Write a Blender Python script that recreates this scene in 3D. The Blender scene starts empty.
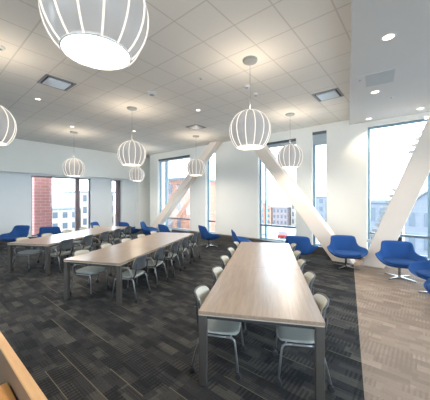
import bpy, bmesh, math, random
from mathutils import Vector, Matrix
random.seed(7)
S = bpy.context.scene
C = S.collection
PI = math.pi
R = math.radians
H = 1.91            # eye height
CEIL = 4.47         # tiled ceiling
SOF = 4.30          # plain dropped ceiling on the right
DB = 9.2            # back wall plane
XF, XL = -13.6, -14.0   # fascia / recessed lower part of the left wall

# ------------------------------------------------------------------ materials
class NT:
    def __init__(s, name):
        s.m = bpy.data.materials.new(name); s.m.use_nodes = True
        s.t = s.m.node_tree; s.t.nodes.clear()
        s.out = s.n('ShaderNodeOutputMaterial')
    def n(s, kind, **kw):
        nd = s.t.nodes.new(kind)
        for k, v in kw.items(): setattr(nd, k, v)
        return nd
    def l(s, a, b): s.t.links.new(a, b)
    def put(s, sock, v):
        if hasattr(v, 'is_linked') or isinstance(v, bpy.types.NodeSocket): s.l(v, sock)
        else: sock.default_value = v
    def math(s, op, a, b=0.0, c=0.0):
        nd = s.n('ShaderNodeMath', operation=op)
        for i, v in enumerate((a, b, c)): s.put(nd.inputs[i], v)
        return nd.outputs[0]
    def coords(s, kind='Object'):
        return s.n('ShaderNodeTexCoord').outputs[kind]
    def noise(s, vec, scale, detail=2.0, rough=.5):
        nd = s.n('ShaderNodeTexNoise'); nd.inputs['Scale'].default_value = scale
        nd.inputs['Detail'].default_value = detail; nd.inputs['Roughness'].default_value = rough
        s.l(vec, nd.inputs['Vector']); return nd.outputs['Fac']
    def mapv(s, vec, scale=(1, 1, 1), rot=(0, 0, 0), loc=(0, 0, 0)):
        nd = s.n('ShaderNodeMapping'); s.l(vec, nd.inputs[0])
        nd.inputs['Scale'].default_value = scale; nd.inputs['Rotation'].default_value = rot
        nd.inputs['Location'].default_value = loc; return nd.outputs[0]
    def mix(s, f, a, b):
        nd = s.n('ShaderNodeMix', data_type='RGBA')
        s.put(nd.inputs[0], f); s.put(nd.inputs[6], c4(a)); s.put(nd.inputs[7], c4(b))
        return nd.outputs[2]
    def bsdf(s, col, rough=.5, metal=0.0, spec=.5, **kw):
        b = s.n('ShaderNodeBsdfPrincipled')
        s.put(b.inputs['Base Color'], c4(col)); s.put(b.inputs['Roughness'], rough)
        b.inputs['Metallic'].default_value = metal; b.inputs['Specular IOR Level'].default_value = spec
        for k, v in kw.items(): s.put(b.inputs[k], v)
        return b
    def end(s, shader):
        s.l(shader if isinstance(shader, bpy.types.NodeSocket) else shader.outputs[0], s.out.inputs[0]); return s.m
def c4(c):
    return (c[0], c[1], c[2], 1.0) if isinstance(c, (tuple, list)) and len(c) == 3 else c
def srgb(h):
    v = [int(h[i:i+2], 16)/255 for i in (0, 2, 4)]
    return tuple(x/12.92 if x <= .04045 else ((x+.055)/1.055)**2.4 for x in v)

def plain(name, col, rough=.5, metal=0.0, var=.06, scale=6.0, spec=.5, bump=0.0, bscale=200):
    t = NT(name); v = t.coords()
    d = tuple(max(0, x*(1-var)) for x in col); e = tuple(min(1, x*(1+var)) for x in col)
    b = t.bsdf(t.mix(t.noise(v, scale), d, e), rough, metal, spec)
    if bump:
        bp = t.n('ShaderNodeBump'); bp.inputs['Strength'].default_value = bump; bp.inputs['Distance'].default_value = .002
        t.l(t.noise(v, bscale), bp.inputs['Height']); t.l(bp.outputs[0], b.inputs['Normal'])
    return t.end(b)

def emit(name, col, strength):
    t = NT(name); e = t.n('ShaderNodeEmission')
    e.inputs[0].default_value = c4(col); e.inputs[1].default_value = strength
    return t.end(e)

def carpet(name, dark, mid, light, line, line_f):
    t = NT(name); v = t.coords()
    sep = t.n('ShaderNodeSeparateXYZ'); t.l(v, sep.inputs[0]); x, y = sep.outputs[0], sep.outputs[1]
    def rnd(a, b, seed):
        cb = t.n('ShaderNodeCombineXYZ'); t.l(a, cb.inputs[0]); t.l(b, cb.inputs[1]); cb.inputs[2].default_value = seed
        w = t.n('ShaderNodeTexWhiteNoise', noise_dimensions='3D'); t.l(cb.outputs[0], w.inputs[0]); return w.outputs[0]
    def cells(lx, ly, seed):
        row = t.math('FLOOR', t.math('DIVIDE', y, ly))
        cb = t.n('ShaderNodeCombineXYZ'); t.l(row, cb.inputs[0]); cb.inputs[1].default_value = seed
        w = t.n('ShaderNodeTexWhiteNoise', noise_dimensions='3D'); t.l(cb.outputs[0], w.inputs[0])
        col = t.math('FLOOR', t.math('ADD', t.math('DIVIDE', x, lx), w.outputs[0]))
        fy = t.math('FRACT', t.math('DIVIDE', y, ly))
        return rnd(col, row, seed), rnd(col, row, seed+9.3), fy
    a, a2, fy = cells(.62, .24, 1.0)
    b, b2, fyb = cells(.31, .12, 4.0)
    c, c2, fyc = cells(.155, .08, 7.0)
    lum = t.math('ADD', t.math('MULTIPLY', a, .25), t.math('ADD', t.math('MULTIPLY', b, .45), t.math('MULTIPLY', c, .3)))
    # woven ribs inside some cells
    rib = t.math('GREATER_THAN', t.math('SINE', t.math('MULTIPLY', x, 2*PI/.045)), .1)
    rib2 = t.math('GREATER_THAN', t.math('SINE', t.math('MULTIPLY', y, 2*PI/.03)), .3)
    lum = t.math('SUBTRACT', lum, t.math('MULTIPLY', t.math('MULTIPLY', rib, t.math('GREATER_THAN', b2, .55)), .28))
    lum = t.math('SUBTRACT', lum, t.math('MULTIPLY', t.math('MULTIPLY', rib2, t.math('GREATER_THAN', c2, .6)), .22))
    lum = t.math('ADD', lum, t.math('MULTIPLY', t.math('SUBTRACT', t.noise(v, 60.0, 3.0), .5), .5))
    ramp = t.n('ShaderNodeValToRGB'); t.l(lum, ramp.inputs[0])
    ramp.color_ramp.elements[0].position = .1; ramp.color_ramp.elements[0].color = c4(dark)
    ramp.color_ramp.elements[1].position = .95; ramp.color_ramp.elements[1].color = c4(light)
    e = ramp.color_ramp.elements.new(.5); e.color = c4(mid)
    ln = t.math('MULTIPLY', t.math('LESS_THAN', fy, .032), t.math('GREATER_THAN', a2, .7))
    colr = t.mix(t.math('MULTIPLY', ln, line_f), ramp.outputs[0], line)
    bd = t.bsdf(colr, .95, 0, .15)
    bp = t.n('ShaderNodeBump'); bp.inputs['Strength'].default_value = .5; bp.inputs['Distance'].default_value = .004
    t.l(t.noise(v, 150.0), bp.inputs['Height']); t.l(bp.outputs[0], bd.inputs['Normal'])
    return t.end(bd)

def ceiling_tiles():
    t = NT('ceiling_tile'); v = t.coords()
    sep = t.n('ShaderNodeSeparateXYZ'); t.l(v, sep.inputs[0])
    P_ = .622
    def grid(s, off):
        f = t.math('FRACT', t.math('DIVIDE', t.math('SUBTRACT', s, off), P_))
        d = t.math('ABSOLUTE', t.math('SUBTRACT', f, .5))
        return t.math('GREATER_THAN', d, .5-.018)
    g = t.math('MAXIMUM', grid(sep.outputs[0], -2.80), grid(sep.outputs[1], 2.46))
    sp = t.noise(v, 90.0, 3.0)
    col = t.mix(sp, srgb('dfdcd5'), srgb('ebe8e1'))
    col = t.mix(g, col, srgb('d0cdc6'))
    b = t.bsdf(col, .9, 0, .2)
    bp = t.n('ShaderNodeBump'); bp.inputs['Strength'].default_value = .4; bp.inputs['Distance'].default_value = .006
    t.l(t.math('SUBTRACT', 1.0, g), bp.inputs['Height']); t.l(bp.outputs[0], b.inputs['Normal'])
    return t.end(b)

def wood(name, a, b, rough, scale=(18, 1.0, 18), spec=.5):
    t = NT(name); v = t.mapv(t.coords(), scale)
    n = t.noise(v, 2.2, 5.0, .65); n2 = t.noise(t.mapv(t.coords(), (scale[0]*4, scale[1]*1.5, scale[2]*4)), 3.0, 2.0)
    f = t.math('ADD', t.math('MULTIPLY', n, .75), t.math('MULTIPLY', n2, .25))
    rp = t.n('ShaderNodeValToRGB'); t.l(f, rp.inputs[0])
    rp.color_ramp.elements[0].position = .32; rp.color_ramp.elements[0].color = c4(a)
    rp.color_ramp.elements[1].position = .68; rp.color_ramp.elements[1].color = c4(b)
    return t.end(t.bsdf(rp.outputs[0], rough, 0, spec))

def bricks(name, c1, c2, mortar, w, h):
    t = NT(name); v = t.coords()
    sep = t.n('ShaderNodeSeparateXYZ'); t.l(v, sep.inputs[0])
    cb = t.n('ShaderNodeCombineXYZ'); t.l(t.math('ADD', sep.outputs[0], sep.outputs[1]), cb.inputs[0]); t.l(sep.outputs[2], cb.inputs[1])
    br = t.n('ShaderNodeTexBrick'); t.l(cb.outputs[0], br.inputs['Vector'])
    br.inputs['Color1'].default_value = c4(c1); br.inputs['Color2'].default_value = c4(c2); br.inputs['Mortar'].default_value = c4(mortar)
    br.inputs['Scale'].default_value = 1.0; br.inputs['Brick Width'].default_value = w; br.inputs['Row Height'].default_value = h
    br.inputs['Mortar Size'].default_value = .012
    return t.end(t.bsdf(br.outputs['Color'], .9, 0, .2))

def pane_glass(name, tint, gloss):
    t = NT(name)
    tr = t.n('ShaderNodeBsdfTransparent'); tr.inputs[0].default_value = c4(tint)
    gl = t.n('ShaderNodeBsdfGlossy'); gl.inputs['Roughness'].default_value = .02
    fr = t.n('ShaderNodeFresnel'); fr.inputs[0].default_value = 1.45
    mx = t.n('ShaderNodeMixShader'); t.l(t.math('MULTIPLY', fr.outputs[0], gloss), mx.inputs[0])
    t.l(tr.outputs[0], mx.inputs[1]); t.l(gl.outputs[0], mx.inputs[2])
    return t.end(mx)

def acrylic():
    t = NT('pendant_acrylic')
    tr = t.n('ShaderNodeBsdfTransparent'); tr.inputs[0].default_value = (1, 1, 1, 1)
    df = t.n('ShaderNodeBsdfDiffuse'); df.inputs[0].default_value = c4(srgb('b2b4b6'))
    tl = t.n('ShaderNodeBsdfTranslucent'); tl.inputs[0].default_value = c4(srgb('9c9c9c'))
    m1 = t.n('ShaderNodeMixShader'); m1.inputs[0].default_value = .5; t.l(df.outputs[0], m1.inputs[1]); t.l(tl.outputs[0], m1.inputs[2])
    n = t.noise(t.coords(), 3.0)
    m2 = t.n('ShaderNodeMixShader'); t.l(t.math('ADD', t.math('MULTIPLY', n, .1), .84), m2.inputs[0])
    t.l(tr.outputs[0], m2.inputs[1]); t.l(m1.outputs[0], m2.inputs[2])
    gl = t.n('ShaderNodeBsdfGlossy'); gl.inputs['Roughness'].default_value = .08
    fr = t.n('ShaderNodeFresnel'); fr.inputs[0].default_value = 1.4
    m3 = t.n('ShaderNodeMixShader'); t.l(t.math('MULTIPLY', fr.outputs[0], .5), m3.inputs[0])
    t.l(m2.outputs[0], m3.inputs[1]); t.l(gl.outputs[0], m3.inputs[2])
    return t.end(m3)

M = dict(
    carpet_dark=carpet('charcoal_carpet', srgb('242629'), srgb('393a3c'), srgb('575550'), srgb('857e6a'), .6),
    carpet_light=carpet('beige_carpet', srgb('85776d'), srgb('928377'), srgb('a59588'), srgb('aca093'), .2),
    tile=ceiling_tiles(),
    gyp=plain('white_plaster', srgb('cfcfcd'), .85, 0, .02, 2, .2, .05),
    wall=plain('painted_wall', srgb('ecebe5'), .8, 0, .02, 2, .25, .05),
    wall_lower=plain('pale_grey_wall', srgb('e2e5e6'), .8, 0, .02, 2, .25, .05),
    brace=plain('painted_steel', srgb('e8dcd0'), .6, 0, .02, 3, .3),
    slat=plain('pale_grey_slat', srgb('b4bcc4'), .6, 0, .03),
    base=plain('dark_rubber_base', srgb('4a4744'), .6, 0, .1),
    alu=plain('window_aluminium', srgb('7f9aa8'), .4, .3, .05),
    alu_dark=plain('dark_window_metal', srgb('75696c'), .45, .3, .05),
    rail=plain('rail_metal', srgb('6d7b82'), .4, .5, .05),
    glass=pane_glass('window_glass', (.96, .985, 1), .6),
    shade=plain('shade_fabric', srgb('aab6be'), .8, 0, .04, 60),
    cassette=plain('shade_cassette', srgb('596068'), .5, .2, .04),
    top=wood('grey_oak_laminate', srgb('7c6a5b'), srgb('9c8877'), .3, (14, .9, 14), .75),
    edge=wood('oak_edge_band', srgb('a08263'), srgb('b99a78'), .5),
    trim_light=plain('pale_table_trim', srgb('b9b2a6'), .4, .2, .03),
    tleg=plain('table_leg_metal', srgb('54514e'), .45, .4, .05),
    rail_dark=plain('table_underframe', srgb('3c3d3f'), .5, .3, .05),
    plastic=plain('grey_chair_plastic', srgb('aeab9f'), .5, 0, .04, 8, .4),
    plastic_back=plain('chair_back_plastic', srgb('474b4f'), .5, 0, .04, 8, .4),
    seatc=plain('chair_seat_plastic', srgb('9ba09c'), .5, 0, .04, 8, .4),
    tube=plain('chair_tube', srgb('9a9da0'), .35, .7, .04),
    dark=plain('dark_plastic', srgb('2a2c30'), .5, 0, .08),
    pad=plain('arm_pad', srgb('8c857a'), .6, 0, .05),
    blue=plain('blue_wool', srgb('29508a'), .9, 0, .12, 120, .2, .25, 300),
    blue_seat=plain('blue_wool_seat', srgb('264b84'), .9, 0, .12, 120, .2, .25, 300),
    chrome=plain('polished_metal', srgb('94989c'), .25, 1.0, .02),
    acr=acrylic(),
    rib=emit('lit_acrylic_edge', (1, .92, .82), .8),
    diff=emit('lamp_diffuser', (1, .93, .84), 3.0),
    canopy=plain('brushed_canopy', srgb('a8aaa8'), .4, .6, .05),
    white_metal=plain('white_metal', srgb('d8d8d6'), .5, 0, .03),
    grey_metal=plain('grey_metal', srgb('8e9090'), .45, .4, .04),
    slot=plain('dark_slot', srgb('1e1f21'), .7, 0, .05),
    diffplate=plain('vent_plate', srgb('c4ccd2'), .3, .3, .03),
    panel_grey=plain('access_panel_paint', srgb('b4b9bb'), .7, 0, .02),
    dl=emit('downlight_lens', (1, .86, .66), 3.0),
    oak=wood('light_oak', srgb('b88e60'), srgb('c69c6e'), .45, (1.2, 20, 20)),
    desk=wood('honey_oak', srgb('a87034'), srgb('bc8644'), .45, (1.2, 20, 20)),
    taupe=plain('taupe_panel', srgb('745a44'), .7, 0, .08, 30),
    brick_red=bricks('red_brick', srgb('a4706a'), srgb('ac7872'), srgb('b69490'), .42, .16),
    brick_orange=bricks('orange_brick', srgb('a4725e'), srgb('ae7c68'), srgb('ae9486'), .5, .2),
    stone=bricks('pale_stone', srgb('686d76'), srgb('70757e'), srgb('7c8088'), 1.2, .6),
    stone2=bricks('buff_stone', srgb('9c948a'), srgb('a69c92'), srgb('aaa29a'), 1.2, .6),
    brick_grey=bricks('greyish_brick', srgb('7c7274'), srgb('847878'), srgb('8e8886'), .8, .3),
    roof=plain('slate_roof', srgb('6a727c'), .8, 0, .1, 3),
    bwin=plain('dark_building_window', srgb('525c66'), .25, 0, .1, 1),
    asphalt=plain('asphalt', srgb('8c8e90'), .9, 0, .1, .4),
    car_red=plain('red_car_paint', srgb('8c1c18'), .3, 0, .03), car_white=plain('white_car_paint', srgb('a8aaac'), .3, 0, .03),
    car_blue=plain('blue_grey_car_paint', srgb('2c3a50'), .3, 0, .03),
    foliage=plain('bare_tree_twigs', srgb('8c8078'), .9, 0, .2, 3),
)

# ------------------------------------------------------------------ mesh builder
class MB:
    def __init__(s): s.v = []; s.f = []; s.mi = []
    def add(s, vs, fs, mi=0, mat=None):
        o = len(s.v)
        for p in vs:
            p = Vector(p); s.v.append(tuple(mat @ p) if mat is not None else tuple(p))
        for f in fs: s.f.append([o+i for i in f]); s.mi.append(mi)
        return s
    def box(s, x0, x1, y0, y1, z0, z1, mi=0, mat=None):
        vs = [(x, y, z) for z in (z0, z1) for y in (y0, y1) for x in (x0, x1)]
        return s.add(vs, [(0, 2, 3, 1), (4, 5, 7, 6), (0, 1, 5, 4), (2, 6, 7, 3), (0, 4, 6, 2), (1, 3, 7, 5)], mi, mat)
    def prism(s, pts, d, mi=0, mat=None):
        """pts: outline (3-D points), d: extrusion vector"""
        n = len(pts); d = Vector(d); vs = [Vector(p) for p in pts] + [Vector(p)+d for p in pts]
        fs = [tuple(range(n-1, -1, -1)), tuple(range(n, 2*n))] + [(i, (i+1) % n, n+(i+1) % n, n+i) for i in range(n)]
        return s.add(vs, fs, mi, mat)
    def tube(s, pts, r, seg=8, mi=0, closed=False, mat=None):
        pts = [Vector(p) for p in pts]; n = len(pts); vs = []; fs = []; up = None
        for i, p in enumerate(pts):
            if closed: t = pts[(i+1) % n]-pts[i-1]
            else: t = pts[min(i+1, n-1)]-pts[max(i-1, 0)]
            t.normalize()
            if up is None: up = Vector((0, 0, 1)) if abs(t.z) < .9 else Vector((1, 0, 0))
            a = t.cross(up)
            if a.length < 1e-5: a = t.cross(Vector((0, 1, 0)))
            a.normalize(); b = a.cross(t).normalized(); up = b
            rr = r[i] if isinstance(r, (list, tuple)) else r
            for k in range(seg):
                w = 2*PI*k/seg; vs.append(p+a*(rr*math.cos(w))+b*(rr*math.sin(w)))
        for i in range(n if closed else n-1):
            j = (i+1) % n
            for k in range(seg): fs.append((i*seg+k, i*seg+(k+1) % seg, j*seg+(k+1) % seg, j*seg+k))
        if not closed: fs += [tuple(range(seg-1, -1, -1)), tuple((n-1)*seg+k for k in range(seg))]
        return s.add(vs, fs, mi, mat)
    def lathe(s, prof, seg=24, mi=0, mat=None, cap=True):
        vs = []; fs = []
        for r, z in prof:
            for k in range(seg): w = 2*PI*k/seg; vs.append((r*math.cos(w), r*math.sin(w), z))
        for i in range(len(prof)-1):
            for k in range(seg): fs.append((i*seg+k, i*seg+(k+1) % seg, (i+1)*seg+(k+1) % seg, (i+1)*seg+k))
        if cap: fs += [tuple(range(seg-1, -1, -1)), tuple((len(prof)-1)*seg+k for k in range(seg))]
        return s.add(vs, fs, mi, mat)
    def grid(s, fn, nu, nv, mi=0, closed_u=False):
        vs = [fn(i/(nu if closed_u else nu-1), j/(nv-1)) for j in range(nv) for i in range(nu)]; fs = []
        for j in range(nv-1):
            for i in range(nu if closed_u else nu-1):
                k = (i+1) % nu; fs.append((j*nu+i, j*nu+k, (j+1)*nu+k, (j+1)*nu+i))
        return s.add(vs, fs, mi)
    def build(s, name, mats, parent=None, smooth=False, bevel=0, subsurf=0, solid=0, kind=None, flip=False):
        me = bpy.data.meshes.new(name); me.from_pydata(s.v, [], s.f)
        for m in (mats if isinstance(mats, (list, tuple)) else [mats]): me.materials.append(m)
        me.polygons.foreach_set('material_index', s.mi)
        bm = bmesh.new(); bm.from_mesh(me); bmesh.ops.remove_doubles(bm, verts=bm.verts, dist=1e-5)
        bmesh.ops.recalc_face_normals(bm, faces=bm.faces); bm.to_mesh(me); bm.free()
        if smooth: me.polygons.foreach_set('use_smooth', [True]*len(me.polygons))
        o = bpy.data.objects.new(name, me); C.objects.link(o)
        if parent: o.parent = parent
        if solid:
            md = o.modifiers.new('solid', 'SOLIDIFY'); md.thickness = solid; md.offset = 0
        if bevel:
            md = o.modifiers.new('bevel', 'BEVEL'); md.width = bevel; md.segments = 2; md.limit_method = 'ANGLE'
        if subsurf:
            md = o.modifiers.new('sub', 'SUBSURF'); md.levels = subsurf; md.render_levels = subsurf
        if kind: o['kind'] = kind
        return o

def tag(o, label, cat, group=None):
    o['label'] = label; o['category'] = cat
    if group: o['group'] = group
    return o
def thing(name, label, cat, loc=(0, 0, 0), rz=0, group=None):
    o = bpy.data.objects.new(name, None); C.objects.link(o); o.empty_display_size = .1
    o.location = loc; o.rotation_euler = (0, 0, rz)
    return tag(o, label, cat, group)
def copy_tree(o, parent=None):
    c = o.copy(); C.objects.link(c)
    if parent: c.parent = parent
    for ch in list(o.children): copy_tree(ch, c)
    return c
def dup(o, loc, rz, label, group=None):
    c = copy_tree(o); c.location = loc; c.rotation_euler = (0, 0, rz); c['label'] = label
    if group: c['group'] = group
    return c

# ------------------------------------------------------------------ room shell
YF = -4.0      # wall behind the viewer
XR = 5.0       # wall at the right
YB = 10.1      # far end of the left wall
def sx(y): return -.58-(y-3.41)*.2115     # soffit edge / carpet seam
f = MB()
f.add([(XL-.6, YF, 0), (sx(YF), YF, 0), (sx(YB), YB, 0), (XL-.6, YB, 0)], [(0, 1, 2, 3)], 0)
f.add([(sx(YF), YF, 0), (XR, YF, 0), (XR, YB, 0), (sx(YB), YB, 0)], [(0, 1, 2, 3)], 1)
f.build('floor', [M['carpet_dark'], M['carpet_light']], kind='structure')
f = MB()
f.prism([(XL-.6, YF, CEIL), (sx(YF)-.1, YF, CEIL), (sx(YB)-.1, YB, CEIL), (XL-.6, YB, CEIL)], (0, 0, .2))
f.build('ceiling', M['tile'], kind='structure')
f = MB()
f.prism([(sx(YF)-.1, YF, SOF), (XR, YF, SOF), (XR, YB, SOF), (sx(YB)-.1, YB, SOF)], (0, 0, .37))
f.build('ceiling_soffit', M['gyp'], kind='structure')

# back wall: openings (x0, x1, z0, z1)
OB = [(-11.90, -9.28, .20, 4.14), (-8.20, -7.60, .20, 4.14), (-5.31, -3.70, .20, 4.14), (-3.12, -2.62, .20, 4.26), (-1.41, 2.4, .20, 4.16)]
WT = .32
b = MB(); px = -12.65
for x0, x1, z0, z1 in OB:
    b.box(px, x0, DB, DB+WT, 0, CEIL); b.box(x0, x1, DB, DB+WT, 0, z0); b.box(x0, x1, DB, DB+WT, z1, CEIL); px = x1
b.box(px, XR, DB, DB+WT, 0, CEIL)
b.box(-12.65, -12.45, DB+WT, YB+.2, 0, CEIL)
b.box(XL-.6, -12.65, YB, YB+.2, 0, CEIL)
b.build('wall_back', M['wall'], kind='structure')

# left wall: upper fascia flush at XF, lower part recessed to XL
OL = [(3.63, 6.36, .12, 2.96), (7.56, 8.14, .12, 2.96)]
b = MB()
b.box(XF-.9, XF, YF, YB, 3.03, CEIL)                 # fascia
b.box(XL, XF, 9.08, YB, 0, 3.03)                     # pier at the corner
b.build('wall_left_fascia', M['wall'], kind='structure')
b = MB(); py = YF
for y0, y1, z0, z1 in OL:
    b.box(XL-.3, XL, py, y0, 0, 3.03); b.box(XL-.3, XL, y0, y1, 0, z0); b.box(XL-.3, XL, y0, y1, z1, 3.03); py = y1
b.box(XL-.3, XL, py, 9.08, 0, 3.03)
b.build('wall_left', M['wall_lower'], kind='structure')
b = MB()                                              # wall behind the viewer; its high windows are added for fill light
FILL_F = [(-12.6, -8.9), (-8.5, -4.8), (-4.4, -.7), (-.3, 3.4)]; px = XL-.6
for x0, x1 in FILL_F:
    b.box(px, x0, YF-.2, YF, 0, CEIL); b.box(x0, x1, YF-.2, YF, 0, 2.2); b.box(x0, x1, YF-.2, YF, 4.1, CEIL); px = x1
b.box(px, XR, YF-.2, YF, 0, CEIL)
b.build('wall_front', M['wall'], kind='structure')
b = MB(); py = YF                                      # right wall; its tall windows are unseen, added to let in side light
OR = [(-2.6, .9, .2, 4.0), (1.3, 4.8, .2, 4.0), (5.2, 8.7, .2, 4.0)]
for y0, y1, z0, z1 in OR:
    b.box(XR, XR+.3, py, y0, 0, CEIL); b.box(XR, XR+.3, y0, y1, 0, z0); b.box(XR, XR+.3, y0, y1, z1, CEIL); py = y1
b.box(XR, XR+.3, py, YB, 0, CEIL); b.build('wall_right', M['wall'], kind='structure')

b = MB(); px = -12.65
b.box(-10.4, -1.52, DB-.26, DB-.002, 0.001, .24); b.build('baseboard_back', M['base'], kind='structure')
b = MB(); b.box(-1.40, XR-.01, DB-.05, DB-.002, 0.001, .2); b.build('baseboard_back_right', M['wall'], kind='structure')
b = MB(); b.box(XL+.002, XL+.03, YF+.01, 9.07, 0.001, .12); b.build('baseboard_left', M['base'], kind='structure')

# windows
def window(n, axis, a0, a1, z0, z1, plane, mull=(), rail=True, dark=None, fw=.06):
    """axis 'y': window in a wall facing -y at y=plane; axis 'x': in a wall facing +x at x=plane"""
    def bx(mb, u0, u1, d0, d1, w0, w1):
        if axis == 'y': mb.box(u0, u1, plane+d0, plane+d1, w0, w1)
        else: mb.box(plane-d1, plane-d0, u0, u1, w0, w1)
    fr = MB(); d0, d1 = .16, .26
    bx(fr, a0, a0+fw, d0, d1, z0, z1); bx(fr, a1-fw, a1, d0, d1, z0, z1)
    bx(fr, a0+fw, a1-fw, d0, d1, z0, z0+fw); bx(fr, a0+fw, a1-fw, d0, d1, z1-fw, z1)
    o = fr.build('window_%d' % n, dark or M['alu'], kind='structure')
    g = MB(); bx(g, a0+fw, a1-fw, d0+.04, d0+.052, z0+fw, z1-fw); g.build('glass', M['glass'], o)
    for c, w in mull:
        m = MB(); bx(m, c-w/2, c+w/2, d0-.02, d1+.02, z0+fw, z1-fw); m.build('mullion', dark or M['alu'], o)
    if rail:
        m = MB(); bx(m, a0+fw, a1-fw, d0-.06, d0+.03, .76, .83); m.build('transom_rail', M['rail'], o)
    return o
window(1, 'y', *OB[0], DB, mull=((-11.35, .10),))
window(2, 'y', *OB[1], DB)
window(3, 'y', *OB[2], DB, mull=((-5.05, .05),))
window(4, 'y', *OB[3], DB)
window(5, 'y', *OB[4], DB, mull=((.10, .09),))
window(6, 'x', *OL[0], XL, mull=((5.72, .2),), rail=False, dark=M['alu_dark'])
window(7, 'x', *OL[1], XL, mull=((7.98, .2),), rail=False, dark=M['alu_dark'], fw=.05)
for k, o_ in enumerate(OR):      # added daylight windows of the right wall, plane faces -x
    fr = MB(); y0, y1, z0, z1 = o_
    fr.box(XR+.1, XR+.2, y0, y0+.06, z0, z1); fr.box(XR+.1, XR+.2, y1-.06, y1, z0, z1)
    fr.box(XR+.1, XR+.2, y0+.06, y1-.06, z0, z0+.06); fr.box(XR+.1, XR+.2, y0+.06, y1-.06, z1-.06, z1)
    o = fr.build('window_%d' % (8+k), M['alu'], kind='structure')
    g = MB(); g.box(XR+.14, XR+.15, y0+.06, y1-.06, z0+.06, z1-.06); g.build('glass', M['glass'], o)

for k, (x0, x1) in enumerate(FILL_F):  # unseen windows, added so soft front daylight reaches the back wall
    fr = MB(); y0, y1 = YF-.15, YF-.05
    fr.box(x0, x0+.06, y0, y1, 2.2, 4.1); fr.box(x1-.06, x1, y0, y1, 2.2, 4.1)
    fr.box(x0+.06, x1-.06, y0, y1, 2.2, 2.26); fr.box(x0+.06, x1-.06, y0, y1, 4.04, 4.1)
    o = fr.build('window_%d' % (11+k), M['alu'], kind='structure')
    g = MB(); g.box(x0+.06, x1-.06, YF-.11, YF-.10, 2.26, 4.04); g.build('glass', M['glass'], o)

# roller shades in the back windows
def shade(x0, x1, zt, drop, label):
    t = thing('roller_shade', label, 'window shade', ((x0+x1)/2, DB+.09, zt), 0, 'roller shades in the back windows')
    w = (x1-x0)/2-.01
    m = MB(); m.box(-w, w, -.05, .04, -.09, -.002); m.build('cassette', M['cassette'], t, bevel=.008)
    m = MB(); m.box(-w+.02, w-.02, .0, .006, -.09-drop, -.088); m.build('fabric', M['shade'], t)
    m = MB(); m.tube([(-w+.02, .003, -.09-drop), (w-.02, .003, -.09-drop)], .012); m.build('hem_bar', M['alu'], t)
shade(*OB[0][:2], OB[0][3], .06, 'roller shade rolled up at the top of the window crossed by the far left brace')
shade(*OB[2][:2], OB[2][3], .12, 'roller shade a little way down in the wide window behind the middle brace')
shade(*OB[3][:2], OB[3][3], .38, 'roller shade lowest drawn, in the narrow window right of the middle brace')

# ------------------------------------------------------------------ diagonal braces
def brace(label, lft, rgt, y0, y1, zt, zb=0.0):
    """lft/rgt: two (x, z) points of each visible long edge"""
    def at(e, z): (xa, za), (xb, zb_) = e; return xa+(xb-xa)*(z-za)/(zb_-za)
    t = thing('diagonal_brace', label, 'brace', (at(lft, zb), y0, zb), 0, 'slanting white braces')
    ox, oy, oz = t.location
    pts = [(at(lft, zb)-ox, 0, zb-oz), (at(rgt, zb)-ox, 0, zb-oz), (at(rgt, zt)-ox, 0, zt-oz), (at(lft, zt)-ox, 0, zt-oz)]
    m = MB(); m.prism(pts, (0, y1-y0, 0)); m.build('beam', M['brace'], t, bevel=.012)
    return t, at
tl_, at = brace('slanting white brace at the far left, leaning right up to the ceiling', ((-7.85, 4.23), (-11.63, .68)), ((-7.38, 4.23), (-11.05, .68)), 8.82, 9.15, CEIL-.004, .002)
tm, at = brace('slanting white brace leaning left behind the far end of the nearest table', ((-4.9, 3.66), (-2.19, .03)), ((-4.40, 3.66), (-1.62, .03)), 8.2, 8.6, CEIL-.004, .002)
tr_, at = brace('slanting white brace leaning right in front of the biggest window, between two blue chairs', ((.035, 3.82), (-1.40, 0)), ((.555, 3.82), (-.86, 0)), 8.2, 8.6, SOF-.004, .002)
# stepped pale slats fixed behind the braces
def slats(parent, xa, za, xb, zb, w, y, side=-1, pitch=.14):
    """(xa, za)-(xb, zb): line of the outer tips; side -1 tips point left, 1 right; w: how far the strip runs in behind the brace"""
    n = int(abs(za-zb)/pitch); m = MB(); o = parent.location; tip = .09
    for i in range(n):
        q = i/max(1, n-1); x = xa+(xb-xa)*q; z = za+(zb-za)*q
        x0, x1 = (x, x+tip+.02) if side < 0 else (x-tip-.02, x)
        m.box(x0-o.x, x1-o.x, y-o.y, y+.05-o.y, z-o.z, z+pitch*.58-o.z)
    e = -side*tip; f_ = -side*w
    m.prism([(xa+e-o.x, y+.01-o.y, za+pitch*.58-o.z), (xa+f_-o.x, y+.01-o.y, za+pitch*.58-o.z), (xb+f_-o.x, y+.01-o.y, zb-o.z), (xb+e-o.x, y+.01-o.y, zb-o.z)], (0, .03, 0))
    m.build('stepped_slats', M['slat'], parent)
slats(tr_, -.01, 4.02, -.36, 3.14, .3, 8.86)
slats(tr_, -.74, 2.10, -1.36, .57, .3, 8.86)
slats(tr_, -.17, 1.90, -.55, .80, .3, 8.86, 1)
slats(tm, -2.62, 1.10, -2.10, .30, .3, 8.86, 1)

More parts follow.
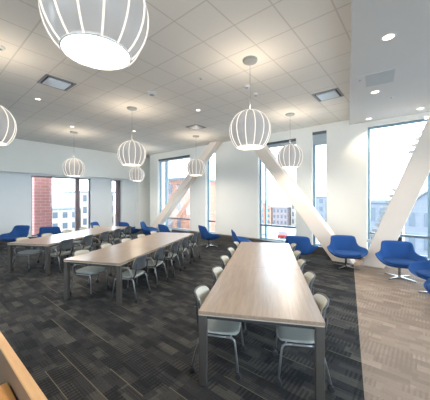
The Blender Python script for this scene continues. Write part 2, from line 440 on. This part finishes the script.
# ------------------------------------------------------------------ pendants
def bulb_lights(t, zc, zb):
    L = bpy.data.lights.new('pendant_bulb', 'POINT'); L.energy = BULB; L.color = WARM; L.shadow_soft_size = .1
    o = bpy.data.objects.new('pendant_bulb', L); C.objects.link(o); o.parent = t; o.location = (0, 0, zc+.12)
    L = bpy.data.lights.new('pendant_downlight', 'AREA'); L.shape = 'DISK'; L.size = .44; L.energy = DOWN; L.color = WARM
    o = bpy.data.objects.new('pendant_downlight', L); C.objects.link(o); o.parent = t; o.location = (0, 0, zb+.004)
    L = bpy.data.lights.new('pendant_uplight', 'AREA'); L.shape = 'DISK'; L.size = .16; L.energy = UP; L.color = WARM
    o = bpy.data.objects.new('pendant_uplight', L); C.objects.link(o); o.parent = t; o.location = (0, 0, 3.53-CEIL+.04); o.rotation_euler = (PI, 0, 0)
BULB, DOWN, UP, WARM = 4, 18, 5.5, (1, .83, .64)
def pendant(label, x, y, lift=0):
    t = thing('pendant_lamp', label, 'pendant lamp', (x, y, CEIL), 0, 'globe pendant lamps')
    if pendant.first is None:
        pendant.first = t
        m = MB(); m.lathe([(.02, -.045), (.125, -.04), (.14, -.02), (.14, -.001)], 28); m.build('canopy', M['canopy'], t, smooth=False)
        zt, zb = 3.53-CEIL, 2.80-CEIL; zc = 3.17-CEIL
        m = MB(); m.tube([(0, 0, zt+.0), (0, 0, -.04)], .004, 6); m.build('cord', M['grey_metal'], t)
        def prof(q):      # q 0 bottom..1 top
            a = -.86+q*(1.36+.86)
            return .372*math.cos(a), zc+(.43 if a < 0 else .36)*math.sin(a)
        pr = [prof(i/15) for i in range(16)]
        m = MB(); m.lathe(pr, 48, cap=False); m.build('globe', M['acr'], t, smooth=True)
        for k in range(14):
            w = 2*PI*k/14+.12; ct, st = math.cos(w), math.sin(w); mm = MB()
            mm.tube([((r+.004)*ct, (r+.004)*st, z) for r, z in pr], .0075, 6); mm.build('rib', M['rib'], t, smooth=True)
        rb = pr[0][0]; zb = pr[0][1]
        m = MB(); m.lathe([(.0, zb+.012), (rb-.006, zb+.012), (rb-.004, zb+.02), (.0, zb+.02)], 40, cap=False); m.build('diffuser', M['diff'], t)
        m = MB(); m.tube([(rb*math.cos(2*PI*k/40), rb*math.sin(2*PI*k/40), zb+.004) for k in range(40)], .008, 6, closed=True); m.build('bottom_ring', M['white_metal'], t, smooth=True)
        m = MB(); m.lathe([(.02, zt-.06), (.075, zt-.05), (.085, zt-.02), (.03, zt+.012), (.012, zt+.03)], 20); m.build('top_cap', M['canopy'], t)
        bulb_lights(t, zc, zb)
        m = MB(); m.lathe([(.05, zb+.06), (.06, zb+.1), (.05, zt-.07), (.03, zt-.055)], 16); m.build('lamp_stem', M['white_metal'], t)
    else:
        for ch in list(pendant.first.children):
            c = ch.copy(); C.objects.link(c); c.parent = t
            if lift and not ch.name.startswith(('canopy', 'cord')): c.location.z += lift
            if lift and ch.name.startswith('cord'): c.scale.z = (.94-lift)/.94
    return t
pendant.first = None
for lab, x, y, *lf in [
    ('globe pendant cut off by the left edge of the view', -5.70, .87, .18),
    ('largest and nearest globe pendant, hanging at the top left of the view', -1.92, .916, .16),
    ('globe pendant hanging above the far end of the nearest table, left of the middle brace', -2.50, 4.04),
    ('globe pendant hanging over the middle table, second nearest of its row', -6.42, 4.06),
    ('globe pendant hanging in front of the left wall above its wide window', -10.49, 4.10, -.08),
    ('small globe pendant lowest in the view, in front of the far left corner', -11.35, 7.45, -.06),
    ('globe pendant hanging in front of the far left brace', -7.29, 7.58),
    ('globe pendant hanging in front of the wide window behind the middle brace', -3.17, 7.42)]:
    pendant(lab, x, y, *lf)

# ------------------------------------------------------------------ ceiling fittings
def downlight(x, y, z, label, first=[None], r=.075, spot=None):
    t = thing('downlight', label, 'ceiling light', (x, y, z), 0, 'recessed downlights')
    m = MB(); m.lathe([(r, -.001), (r, -.008), (r+.025, -.006), (r+.03, -.001)], 24, cap=False); m.build('trim_ring', M['white_metal'], t)
    m = MB(); m.lathe([(.0, -.003), (r, -.003), (r, -.001), (0, -.001)], 24, cap=False); m.build('lens', M['dl'], t)
    if spot:
        L = bpy.data.lights.new('downlight_beam', 'SPOT'); L.energy = spot; L.color = (1, .86, .68); L.spot_size = R(115); L.spot_blend = .6; L.shadow_soft_size = .07
        o = bpy.data.objects.new('downlight_beam', L); C.objects.link(o); o.parent = t; o.location = (0, 0, -.03)
SP = 60
downlight(-.42, 4.54, SOF, 'recessed downlight nearest to us in the plain dropped ceiling', spot=SP)
downlight(-.87, 6.71, SOF, 'recessed downlight beyond the access panel in the plain dropped ceiling', spot=SP)
downlight(-.10, 8.72, SOF, 'recessed downlight in the plain ceiling by the top of the right brace', spot=SP)
downlight(-1.31, 8.85, SOF, 'recessed downlight at the far left corner of the plain dropped ceiling', spot=SP)
downlight(-7.71, 2.14, CEIL, 'recessed downlight in the tiles beside the left square air vent', r=.06, spot=SP)
downlight(-5.09, 5.38, CEIL, 'recessed downlight in the tiles between the middle pendant and the far vent', r=.06, spot=SP)
downlight(-8.57, 5.51, CEIL, 'recessed downlight in the tiles beyond the pendant over the middle table', r=.06, spot=SP)
downlight(-9.75, 3.75, CEIL, 'recessed downlight in the tiles close to the pendant by the left wall', r=.06, spot=SP)

def vent(label, x, y, w, d, rz, kind):
    t = thing('ceiling_vent', label, 'air vent', (x, y, CEIL), rz, 'ceiling air vents')
    m = MB(); e = .045
    m.box(-w/2, w/2, -d/2, -d/2+e, -.014, -.001); m.box(-w/2, w/2, d/2-e, d/2, -.014, -.001)
    m.box(-w/2, -w/2+e, -d/2+e, d/2-e, -.014, -.001); m.box(w/2-e, w/2, -d/2+e, d/2-e, -.014, -.001)
    m.build('frame', M['grey_metal'], t, bevel=.004)
    m = MB(); m.box(-w/2+e, w/2-e, -d/2+e, d/2-e, -.004, -.001); m.build('backing', M['slot'], t)
    m = MB(); m.box(-w/2+e+.035, w/2-e-.035, -d/2+e+.035, d/2-e-.035, -.03, -.006); m.build('face_plate', M['diffplate'], t, bevel=.004)
vent('square ceiling air vent with a pale face plate, left of the nearest pendant', -6.31, 2.11, .60, .60, 0, 0)
vent('square ceiling air vent near the edge of the plain dropped ceiling', -1.86, 6.65, .60, .60, 0, 0)
vent('small far ceiling air vent near the pendant before the left brace', -6.37, 6.62, .55, .55, 0, 0)

def puck(label, cat, name, x, y, z, r, h):
    t = thing(name, label, cat, (x, y, z))
    m = MB(); m.lathe([(r*.6, -h), (r*.85, -h*.85), (r, -h*.4), (r, .004)], 24); m.build('housing', M['white_metal'], t, smooth=False)
    m = MB(); m.lathe([(r*.3, -h-.006), (r*.45, -h-.004), (r*.45, -h+.004)], 16); m.build('sensor_face', M['grey_metal'], t)
puck('round white ceiling speaker between the nearest pendant and the middle table pendant', 'speaker', 'ceiling_speaker', -5.13, 3.79, CEIL, .12, .05)
puck('round white smoke detector beside the cord of the pendant over the nearest table', 'detector', 'smoke_detector', -3.14, 4.94, CEIL, .075, .04)
puck('small round motion sensor just beyond the smoke detector on the tiles', 'sensor', 'motion_sensor', -3.21, 5.46, CEIL, .065, .045)
puck('dark edged round sensor on the ceiling at the left edge of the view', 'sensor', 'ceiling_sensor', -5.55, .99, CEIL, .08, .04)
puck('flat round sprinkler cover on the plain dropped ceiling', 'sprinkler', 'sprinkler_cover', -.62, 7.3, SOF, .05, .012)
puck('flat round sprinkler cover on the ceiling tiles beside the speaker', 'sprinkler', 'sprinkler_cover', -3.7, 4.0, CEIL, .045, .012)
t = thing('access_panel', 'pale flush access panel in the plain dropped ceiling', 'access panel', (-.77, 6.0, SOF), R(7))
m = MB(); m.box(-.33, .33, -.32, .32, -.006, -.001); m.build('frame', M['gyp'], t)
m = MB(); m.box(-.17, .31, -.30, .30, -.010, -.006); m.build('panel', M['panel_grey'], t)
m = MB(); m.lathe([(.02, -.014), (.025, -.006)], 12, mat=Matrix.Translation((-.27, -.12, 0))); m.build('latch', M['grey_metal'], t)

# ------------------------------------------------------------------ tables
TW = 1.205
def make_table(label, near, ang, length, seams):
    t = thing('conference_table', label, 'table', (near[0], near[1], 0), ang, 'long conference tables')
    y = 0
    for e in list(seams)+[length]:
        m = MB(); m.box(-TW/2, TW/2, y+.0015, e-.0015, .735, .77); m.build('tabletop', M['top'], t, bevel=.003)
        m = MB(); m.box(-TW/2+.004, TW/2-.004, y+.003, e-.003, .725, .7348); m.build('edge_trim', M['trim_light'], t)
        y = e
    m = MB()
    for s in (-1, 1): m.box(s*(TW/2-.06)-.02, s*(TW/2-.06)+.02, .08, length-.08, .685, .7245)
    m.box(-TW/2+.08, TW/2-.08, .03, .07, .685, .7245); m.box(-TW/2+.08, TW/2-.08, length-.07, length-.03, .685, .7245)
    m.build('underframe', M['rail_dark'], t)
    for yy in (.039, length/2, length-.039):
        for s in (-1, 1):
            m = MB(); xx = s*(TW/2-.043); m.box(xx-.04, xx+.04, yy-.035, yy+.035, .012, .7245); lg = m.build('leg', M['tleg'], t, bevel=.006)
            m = MB(); m.box(xx-.028, xx+.028, yy-.024, yy+.024, .001, .013); m.build('glide', M['dark'], lg)
    return t
TABLES = [
    ('nearest', 'nearest long conference table with a grey oak top, running away from us', (-1.235, 2.15), R(27.8), 4.16, (1.76, 2.90)),
    ('middle', 'middle long conference table, between the nearest table and the left one', (-4.645, 2.10), R(25.2), 3.9, (1.35, 2.7)),
    ('left', 'leftmost long conference table, closest to the left wall', (-7.66, 1.90), R(29), 3.95, (1.35, 2.7)),
]
for nm, lab, near, a, ln, sm in TABLES: make_table(lab, near, a, ln, sm)

# ------------------------------------------------------------------ conference chairs (face +y, seat centre at the origin)
def castor(parent, x, y):
    m = MB()
    for s in (-1, 1):
        mt = Matrix.Translation((x+s*.014, y, .0322)) @ Matrix.Rotation(PI/2, 4, 'Y')
        m.lathe([(.012, -.010), (.029, -.009), (.032, -.003), (.032, .003), (.029, .009), (.012, .010)], 14, mat=mt)
    m.box(x-.006, x+.006, y-.012, y+.018, .026, .064); m.lathe([(.012, .05), (.016, .056), (.012, .075)], 10, mat=Matrix.Translation((x, y, 0)))
    m.build('castor', M['dark'], parent, smooth=False)
def make_chair(arms):
    t = thing('conference_chair', '', 'chair')
    W = .235
    def rr(q, e=5): return (1-abs(q)**e)**(1/e)
    def seat(u, v):
        a, b_ = u*2-1, v*2-1
        # square-ish superellipse mapping
        k = max(abs(a), abs(b_)); l = (abs(a)**4+abs(b_)**4)**.25 or 1
        a2, b2 = a*k/l, b_*k/l
        x = a2*.235; y = b2*.225+.01
        z = .452-.018*(1-a2*a2)*(1-b2*b2) - (.03*((b2-.55)/.45)**2 if b2 > .55 else 0) + (.012*((-b2-.6)/.4)**2 if b2 < -.6 else 0)
        return (x, y, z)
    m = MB(); m.grid(seat, 13, 13); m.build('seat', M['seatc'], t, smooth=True, solid=.03, subsurf=1)
    def back(u, v):
        a, b_ = u*2-1, v*2-1
        k = max(abs(a), abs(b_)); l = (abs(a)**4.5+abs(b_)**4.5)**(1/4.5) or 1
        a2, b2 = a*k/l, b_*k/l
        x = a2*(.225-.012*b2); z = .70+b2*.135
        y = -.262+.075*a2*a2-.03*b2-.018*b2*b2
        return (x, y, z)
    m = MB(); m.grid(back, 13, 11); m.build('backrest', M['plastic_back'], t, smooth=True, solid=.018, subsurf=1)
    def pad(u, v):
        x, y, z = back(u, v); return (x*.93, y+.018, .70+(z-.70)*.92)
    m = MB(); m.grid(pad, 13, 11); m.build('back_pad', M['plastic'], t, smooth=True, solid=.014, subsurf=1)
    for s in (-1, 1):
        m = MB(); m.tube([(s*.19, -.06, .418), (s*.195, -.17, .43), (s*.2, -.215, .50), (s*.2, -.232, .60), (s*.195, -.245, .70)], .014, 8)
        m.build('back_bracket', M['dark'], t, smooth=True)
    m = MB()
    for s in (-1, 1): m.tube([(s*.222, .17, .415), (s*.222, -.17, .415)], .011, 8)
    m.tube([(-.222, .15, .413), (.222, .15, .413)], .010, 8); m.tube([(-.222, -.15, .413), (.222, -.15, .413)], .010, 8)
    m.build('seat_frame', M['tube'], t, smooth=True)
    for s in (-1, 1):
        m = MB(); m.tube([(s*.222, .1, .415), (s*.224, .165, .413), (s*.228, .19, .395), (s*.232, .2, .36), (s*.248, .235, .065)], .012, 8)
        lg = m.build('leg', M['tube'], t, smooth=True); castor(lg, s*.248, .235)
        m = MB(); m.tube([(s*.222, -.1, .415), (s*.224, -.165, .413), (s*.23, -.19, .39), (s*.25, -.27, .065)], .012, 8)
        lg = m.build('leg', M['tube'], t, smooth=True); castor(lg, s*.25, -.27)
        if arms:
            m = MB(); m.tube([(s*.235, -.16, .415), (s*.262, -.175, .5), (s*.268, -.17, .57), (s*.268, -.13, .615), (s*.268, -.06, .622), (s*.268, .08, .62), (s*.266, .12, .61)], .012, 8)
            ar = m.build('armrest', M['tube'], t, smooth=True)
            m = MB(); m.box(s*.268-.022, s*.268+.022, -.13, .12, .628, .646); m.build('arm_pad', M['pad'], ar, bevel=.008)
    return t
proto = {False: make_chair(False), True: make_chair(True)}
used = {False: False, True: False}
ORD = ['first', 'second', 'third', 'fourth', 'fifth']
LABEL = {('nearest', -1): 'the left side of the nearest table', ('nearest', 1): 'the right side of the nearest table',
         ('middle', -1): 'the far left side of the middle table', ('middle', 1): 'the near right side of the middle table',
         ('left', -1): 'the wall side of the leftmost table', ('left', 1): 'the near right side of the leftmost table'}
VS = {'nearest': (.44, 1.32, 2.12, 2.9, 3.72), 'middle': (.48, 1.27, 2.05, 2.83, 3.6), 'left': (.48, 1.27, 2.05, 2.83, 3.6)}
US = {('nearest', -1): .44, ('nearest', 1): .43, ('middle', -1): .44, ('middle', 1): .52, ('left', -1): .44, ('left', 1): .52}
rj = random.Random(3)
for nm, lab, near, a, ln, sm in TABLES:
    for s in (-1, 1):
        arms = nm != 'nearest'
        for k, v in enumerate(VS[nm]):
            u_ = s*US[(nm, s)]+rj.uniform(-.02, .02); v_ = v+rj.uniform(-.02, .02)
            x = near[0]+u_*math.cos(a)-v_*math.sin(a); y = near[1]+u_*math.sin(a)+v_*math.cos(a)
            rz = a+(PI/2 if s > 0 else -PI/2)+rj.uniform(-.06, .06)
            l_ = '%s grey castor chair from us along %s' % (ORD[k], LABEL[(nm, s)])
            g = 'grey castor chairs along '+LABEL[(nm, s)]
            if not used[arms]:
                o = proto[arms]; used[arms] = True; o.location = (x, y, 0); o.rotation_euler = (0, 0, rz); o['label'] = l_; o['group'] = g
            else: dup(proto[arms], (x, y, 0), rz, l_, g)

# ------------------------------------------------------------------ blue lounge chairs (face +y)
RIM = [(0, .40, .365), (.20, .40, .37), (.37, .36, .405), (.475, .25, .47), (.515, .11, .525), (.50, -.04, .545), (.425, -.15, .555),
       (.365, -.215, .61), (.345, -.265, .715), (.33, -.315, .80), (.27, -.35, .828), (.14, -.37, .834), (0, -.376, .836)]
def rim(u):       # u 0..1 around, from the front, clockwise
    q = u*2; side = 1 if q <= 1 else -1
    q = q if q <= 1 else 2-q
    k = q*(len(RIM)-1); i = min(int(k), len(RIM)-2); fr_ = k-i
    p = [Vector(RIM[max(0, min(len(RIM)-1, j))]) for j in (i-1, i, i+1, i+2)]
    if i == 0: p[0] = Vector((-RIM[1][0], RIM[1][1], RIM[1][2]))
    if i == len(RIM)-2: p[3] = Vector((-RIM[-2][0], RIM[-2][1], RIM[-2][2]))
    w = .5*((2*p[1])+(p[2]-p[0])*fr_+(2*p[0]-5*p[1]+4*p[2]-p[3])*fr_**2+(3*p[1]-p[0]-3*p[2]+p[3])*fr_**3)
    return Vector((side*w.x, w.y, w.z))
def make_lounge():
    t = thing('lounge_chair', '', 'armchair', group='blue lounge chairs')
    NU = 44; rows = []
    def ring(fn): return [fn(rim(i/NU)) for i in range(NU)]
    def hd(r):
        d = Vector((r.x, r.y+.02, 0)); return d
    def outer(q):
        def fn(r):
            d = hd(r); n = d.length; dn = d/n
            base = dn*(.20+.03*abs(dn.x)); bz = .285
            hq = q**.62; vq = q**1.25
            p = base+(d-base)*hq; return Vector((p.x, p.y-.02, bz+(r.z-bz)*vq))
        return fn
    def inner(q):     # 0 rim .. 1 seat
        def fn(r):
            d = hd(r); n = d.length; dn = d/n
            a = d-dn*.055; b_ = dn*min(.29, n*.74)
            p = a+(b_-a)*(q**1.15); z = r.z-.012+(.375-(r.z-.012))*(q**.8)
            return Vector((p.x, p.y-.02, z))
        return fn
    rows.append(ring(lambda r: Vector((r.x*.02, r.y*.02, .282))))
    for q in (0, .06, .18, .34, .52, .70, .86, .96): rows.append(ring(outer(q)))
    rows.append(ring(lambda r: Vector((r.x, r.y, r.z)) - hd(r).normalized()*.006+Vector((0, 0, .004))))
    rows.append(ring(lambda r: Vector((r.x, r.y, r.z)) - hd(r).normalized()*.038+Vector((0, 0, .006))))
    for q in (0.06, .2, .42, .66, .86, 1.0): rows.append(ring(inner(q)))
    rows.append(ring(lambda r: Vector((r.x*.02, r.y*.02, .375))))
    m = MB(); vs = [p for r in rows for p in r]; fs = []
    for j in range(len(rows)-1):
        for i in range(NU): fs.append((j*NU+i, j*NU+(i+1) % NU, (j+1)*NU+(i+1) % NU, (j+1)*NU+i))
    fs += [tuple(range(NU-1, -1, -1)), tuple((len(rows)-1)*NU+i for i in range(NU))]
    m.add(vs, fs); m.build('shell', M['blue'], t, smooth=True, subsurf=1)
    def cush(u, v):
        w = 2*PI*u; c, s_ = math.cos(w), math.sin(w)
        e = 2/2.8; x = math.copysign(abs(c)**e, c); y = math.copysign(abs(s_)**e, s_)
        prof = [(.0, .438), (.6, .436), (.88, .432), (.97, .42), (1, .402), (.98, .38), (.9, .372)]
        k = v*(len(prof)-1); i = min(int(k), len(prof)-2); g = k-i
        sc = prof[i][0]+(prof[i+1][0]-prof[i][0])*g; z = prof[i][1]+(prof[i+1][1]-prof[i][1])*g
        return (x*.335*sc, .06+y*.315*sc, z)
    m = MB(); m.grid(cush, 36, 13, closed_u=True); m.build('seat_cushion', M['blue_seat'], t, smooth=True)
    m = MB(); m.lathe([(.03, .045), (.03, .25), (.05, .262), (.12, .278), (.12, .287)], 18); m.build('post', M['chrome'], t, smooth=False)
    for k in range(4):
        w = PI/4+k*PI/2; mt = Matrix.Rotation(w, 4, 'Z')
        m = MB(); m.prism([(0.0, -.032, .03), (.36, -.014, .012), (.36, .014, .012), (0.0, .032, .03)], (0, 0, .016), mat=mt)
        m.lathe([(.016, .0005), (.018, .012)], 10, mat=mt @ Matrix.Translation((.345, 0, 0)))
        m.build('base_arm', M['chrome'], t, bevel=.003)
    return t
lc = make_lounge()
# (x, y, facing angle: direction the sitter looks, as a heading in degrees from +x, label)
LOUNGE = [
    (-1.68, 7.70, -62, 'blue lounge chair in front of the foot of the middle brace'),
    (-.47, 7.48, -75, 'blue lounge chair standing before the big right window beside the right brace'),
    (.25, 6.65, -125, 'blue lounge chair half cut off by the right edge of the view'),
    (0.4, 5.62, -170, 'nearest blue lounge chair, only a corner showing at the right edge'),
    (-2.85, 7.35, 100, 'blue lounge chair seen from behind, right of the far end of the nearest table'),
    (-4.72, 7.15, 42, 'blue lounge chair in side view behind the left end of the nearest table'),
    (-6.6, 7.6, 68, 'blue lounge chair standing alone between the middle and nearest tables'),
    (-8.2, 6.9, 85, 'blue lounge chair behind the far end of the middle table, back to the left brace'),
    (-9.6, 6.95, 42, 'blue lounge chair in side view left of the far left brace'),
    (-10.44, 6.43, 100, 'blue lounge chair in front of the narrow window of the left wall'),
    (-11.15, 5.5, 40, 'blue lounge chair mostly hidden behind the far end of the leftmost table'),
    (-11.15, 3.55, 150, 'blue lounge chair in front of the wide window of the left wall'),
    (-12.0, 2.6, -55, 'blue lounge chair at the far left edge of the view, against the left wall'),
]
for i, (x, y, hd_, lab) in enumerate(LOUNGE):
    rz = R(hd_-90)
    if i == 0: lc.location = (x, y, 0); lc.rotation_euler = (0, 0, rz); lc['label'] = lab
    else: dup(lc, (x, y, 0), rz, lab)

# ------------------------------------------------------------------ wood-capped half wall and desk in the left foreground
t = thing('half_wall', 'low half wall with a light oak cap in the bottom left corner', 'half wall', (-2.6, .33, 0))
m = MB(); m.box(-1.0, 3.4, -.003, .033, .001, 1.073); m.build('panel', M['taupe'], t)
m = MB(); m.box(-1.0, 3.4, -.006, .036, 1.073, 1.085); m.build('cap', M['oak'], t, bevel=.004)
t = thing('desk', 'honey oak desk corner behind the half wall at the bottom left edge', 'desk', (-1.62, .2, 0))
m = MB(); m.box(0, 1.4, -.7, .118, .955, .985); m.build('desktop', M['desk'], t, bevel=.003)
m = MB(); m.box(.05, .08, -.67, .1, .001, .9545); m.build('side_panel', M['taupe'], t)
m = MB(); m.box(1.33, 1.36, -.67, .1, .001, .9545); m.build('side_panel', M['taupe'], t)

# ------------------------------------------------------------------ outside
GZ = -7.5
m = MB(); m.box(-140, 80, -80, 160, GZ-.5, GZ); m.build('ground', M['asphalt'], kind='structure')
t = thing('brick_pier', 'red brick pier standing just outside the wide window of the left wall', 'pier', (-15.6, 4.5, GZ))
m = MB(); m.box(-.35, .35, -.42, .38, .001, 14); m.build('shaft', M['brick_red'], t)
m = MB(); m.box(-.4, .4, -.47, .43, 14, 14.2); m.build('coping', M['stone'], t)

def building(label, x0, x1, y0, y1, top, mat, face, nx, nz, gable=0, ww=.5, wh=.55, arch=False):
    """face '-y' or '+x': side that carries the windows"""
    t = thing('building', label, 'building', ((x0+x1)/2, (y0+y1)/2, GZ), 0, 'buildings across the street')
    cx, cy = (x0+x1)/2, (y0+y1)/2; hx, hy = (x1-x0)/2, (y1-y0)/2; h = top-GZ
    m = MB(); m.box(-hx, hx, -hy, hy, .001, h)
    if gable: m.prism([(-hx, -hy, h), (hx, -hy, h), (0, -hy, h+gable)], (0, 2*hy, 0))
    m.build('walls', mat, t)
    m = MB()
    if gable:
        for s in (-1, 1):
            m.prism([(s*(hx+.3), -hy-.3, h-.15), (0, -hy-.3, h+gable+.05), (0, -hy-.3, h+gable+.35), (s*(hx+.3), -hy-.3, h+.15)], (0, 2*hy+.6, 0))
    else: m.box(-hx-.2, hx+.2, -hy-.2, hy+.2, h, h+.35)
    m.build('roof', M['roof'], t)
    span = (2*hx if face == '-y' else 2*hy); st = span/nx; sz = h/nz
    for i in range(nx):
        for k in range(nz):
            c = -span/2+st*(i+.5); z = sz*(k+.5); w = st*ww/2; hh = sz*wh/2
            mm = MB(); out = [(c-w, z-hh), (c+w, z-hh), (c+w, z+hh)]
            if arch: out += [(c+w*math.cos(a_), z+hh+w*math.sin(a_)) for a_ in [PI*j/8 for j in range(1, 8)]]
            out += [(c-w, z+hh)]
            if face == '-y': mm.prism([(p, -hy-.06, q) for p, q in out], (0, .08, 0))
            else: mm.prism([(hx-.02, p, q) for p, q in out], (.08, 0, 0))
            mm.build('window', M['bwin'], t)
    return t
building('pale stone building with arched windows and a gable outside the big right window', -1.9, 2.3, 38, 50, .6, M['stone'], '-y', 3, 3, 2.0, .42, .5, True)
building('low pale flat roofed building outside, left of the right brace', -6.6, -2.7, 38, 48, 1.3, M['stone'], '-y', 4, 3)
building('orange brick building outside the window of the far left brace', -30.6, -25.5, 24, 34, 4.4, M['brick_orange'], '-y', 3, 5, ww=.4)
building('buff building beside the orange brick one, outside the far left brace window', -39, -31.2, 30, 40, 2.6, M['stone2'], '-y', 5, 4)
building('reddish brick house at the left of the middle window view', -52, -42, 82, 96, -1.4, M['brick_orange'], '-y', 4, 3, 2.0)
building('greyish brick house next to the reddish house beyond the street', -41.5, -36, 82, 94, -1.6, M['brick_grey'], '-y', 4, 3)
building('tall pale church tower in the middle window view', -35.6, -32.5, 84, 90, 2.6, M['stone2'], '-y', 2, 4, 2.0, .4, .5, True)
building('greyish block behind the middle brace outside the wide window', -32, -22, 82, 94, 2.2, M['stone'], '-y', 5, 4)
building('low pale houses row seen through the wide left window', -72, -60, 15, 24.5, -.6, M['stone2'], '+x', 5, 3)
building('buff brick block seen at the right of the wide left window', -70, -60, 25, 33, 3.2, M['stone2'], '+x', 5, 4)
building('red brick block seen through the narrow left wall window', -60, -50, 34, 46, 3.0, M['brick_orange'], '+x', 5, 4)

def car(label, x, y, rz, paint):
    t = thing('car', label, 'car', (x, y, GZ), rz, 'cars parked in the street')
    side = [(-2.15, .35), (2.15, .35), (2.2, .75), (1.2, .95), (-1.9, .98), (-2.2, .8)]
    m = MB(); m.prism([(p, -.85, q) for p, q in side], (0, 1.7, 0)); m.build('body', paint, t, bevel=.06)
    cab = [(-1.7, .96), (1.0, .94), (.35, 1.42), (-1.2, 1.45)]
    m = MB(); m.prism([(p, -.74, q) for p, q in cab], (0, 1.48, 0)); m.build('cabin', M['bwin'], t, bevel=.05)
    m = MB(); m.box(-1.2, .35, -.7, .7, 1.43, 1.48); m.build('roof_panel', paint, t, bevel=.02)
    for sx_ in (-1.35, 1.35):
        for sy in (-.78, .78):
            m = MB(); m.lathe([(.2, -.1), (.33, -.1), (.33, .1), (.2, .1)], 18, mat=Matrix.Translation((sx_, sy, .335)) @ Matrix.Rotation(PI/2, 4, 'X')); m.build('wheel', M['dark'], t)
car('red car in the street seen through the wide window', -26.2, 57, R(108), M['car_red'])
car('white car in the street left of the red car', -29.0, 52, R(112), M['car_white'])
car('blue grey car in the street right of the red car', -21.8, 56, R(105), M['car_blue'])

# ------------------------------------------------------------------ light
W = bpy.data.worlds.new('overcast_sky'); S.world = W; W.use_nodes = True
nt = W.node_tree; bg = nt.nodes['Background']
bg.inputs[0].default_value = (.80, .91, 1.0, 1); bg.inputs[1].default_value = 5.2

cam = bpy.data.cameras.new('camera'); co = bpy.data.objects.new('camera', cam); C.objects.link(co)
cam.sensor_fit = 'HORIZONTAL'; cam.sensor_width = 36; cam.lens = 254/430*36; cam.shift_y = -2/430
cam.clip_start = .02; cam.clip_end = 500
co.location = (0, 0, H); co.rotation_euler = (PI/2, 0, R(39.6)); S.camera = co
S.view_settings.view_transform = 'Standard'; S.view_settings.look = 'None'; S.view_settings.gamma = 1
S.view_settings.use_curve_mapping = False; S.view_settings.exposure = .72
S.cycles.use_denoising = True; S.cycles.max_bounces = 12; S.cycles.diffuse_bounces = 6
S.cycles.transparent_max_bounces = 24; S.cycles.sample_clamp_indirect = 6
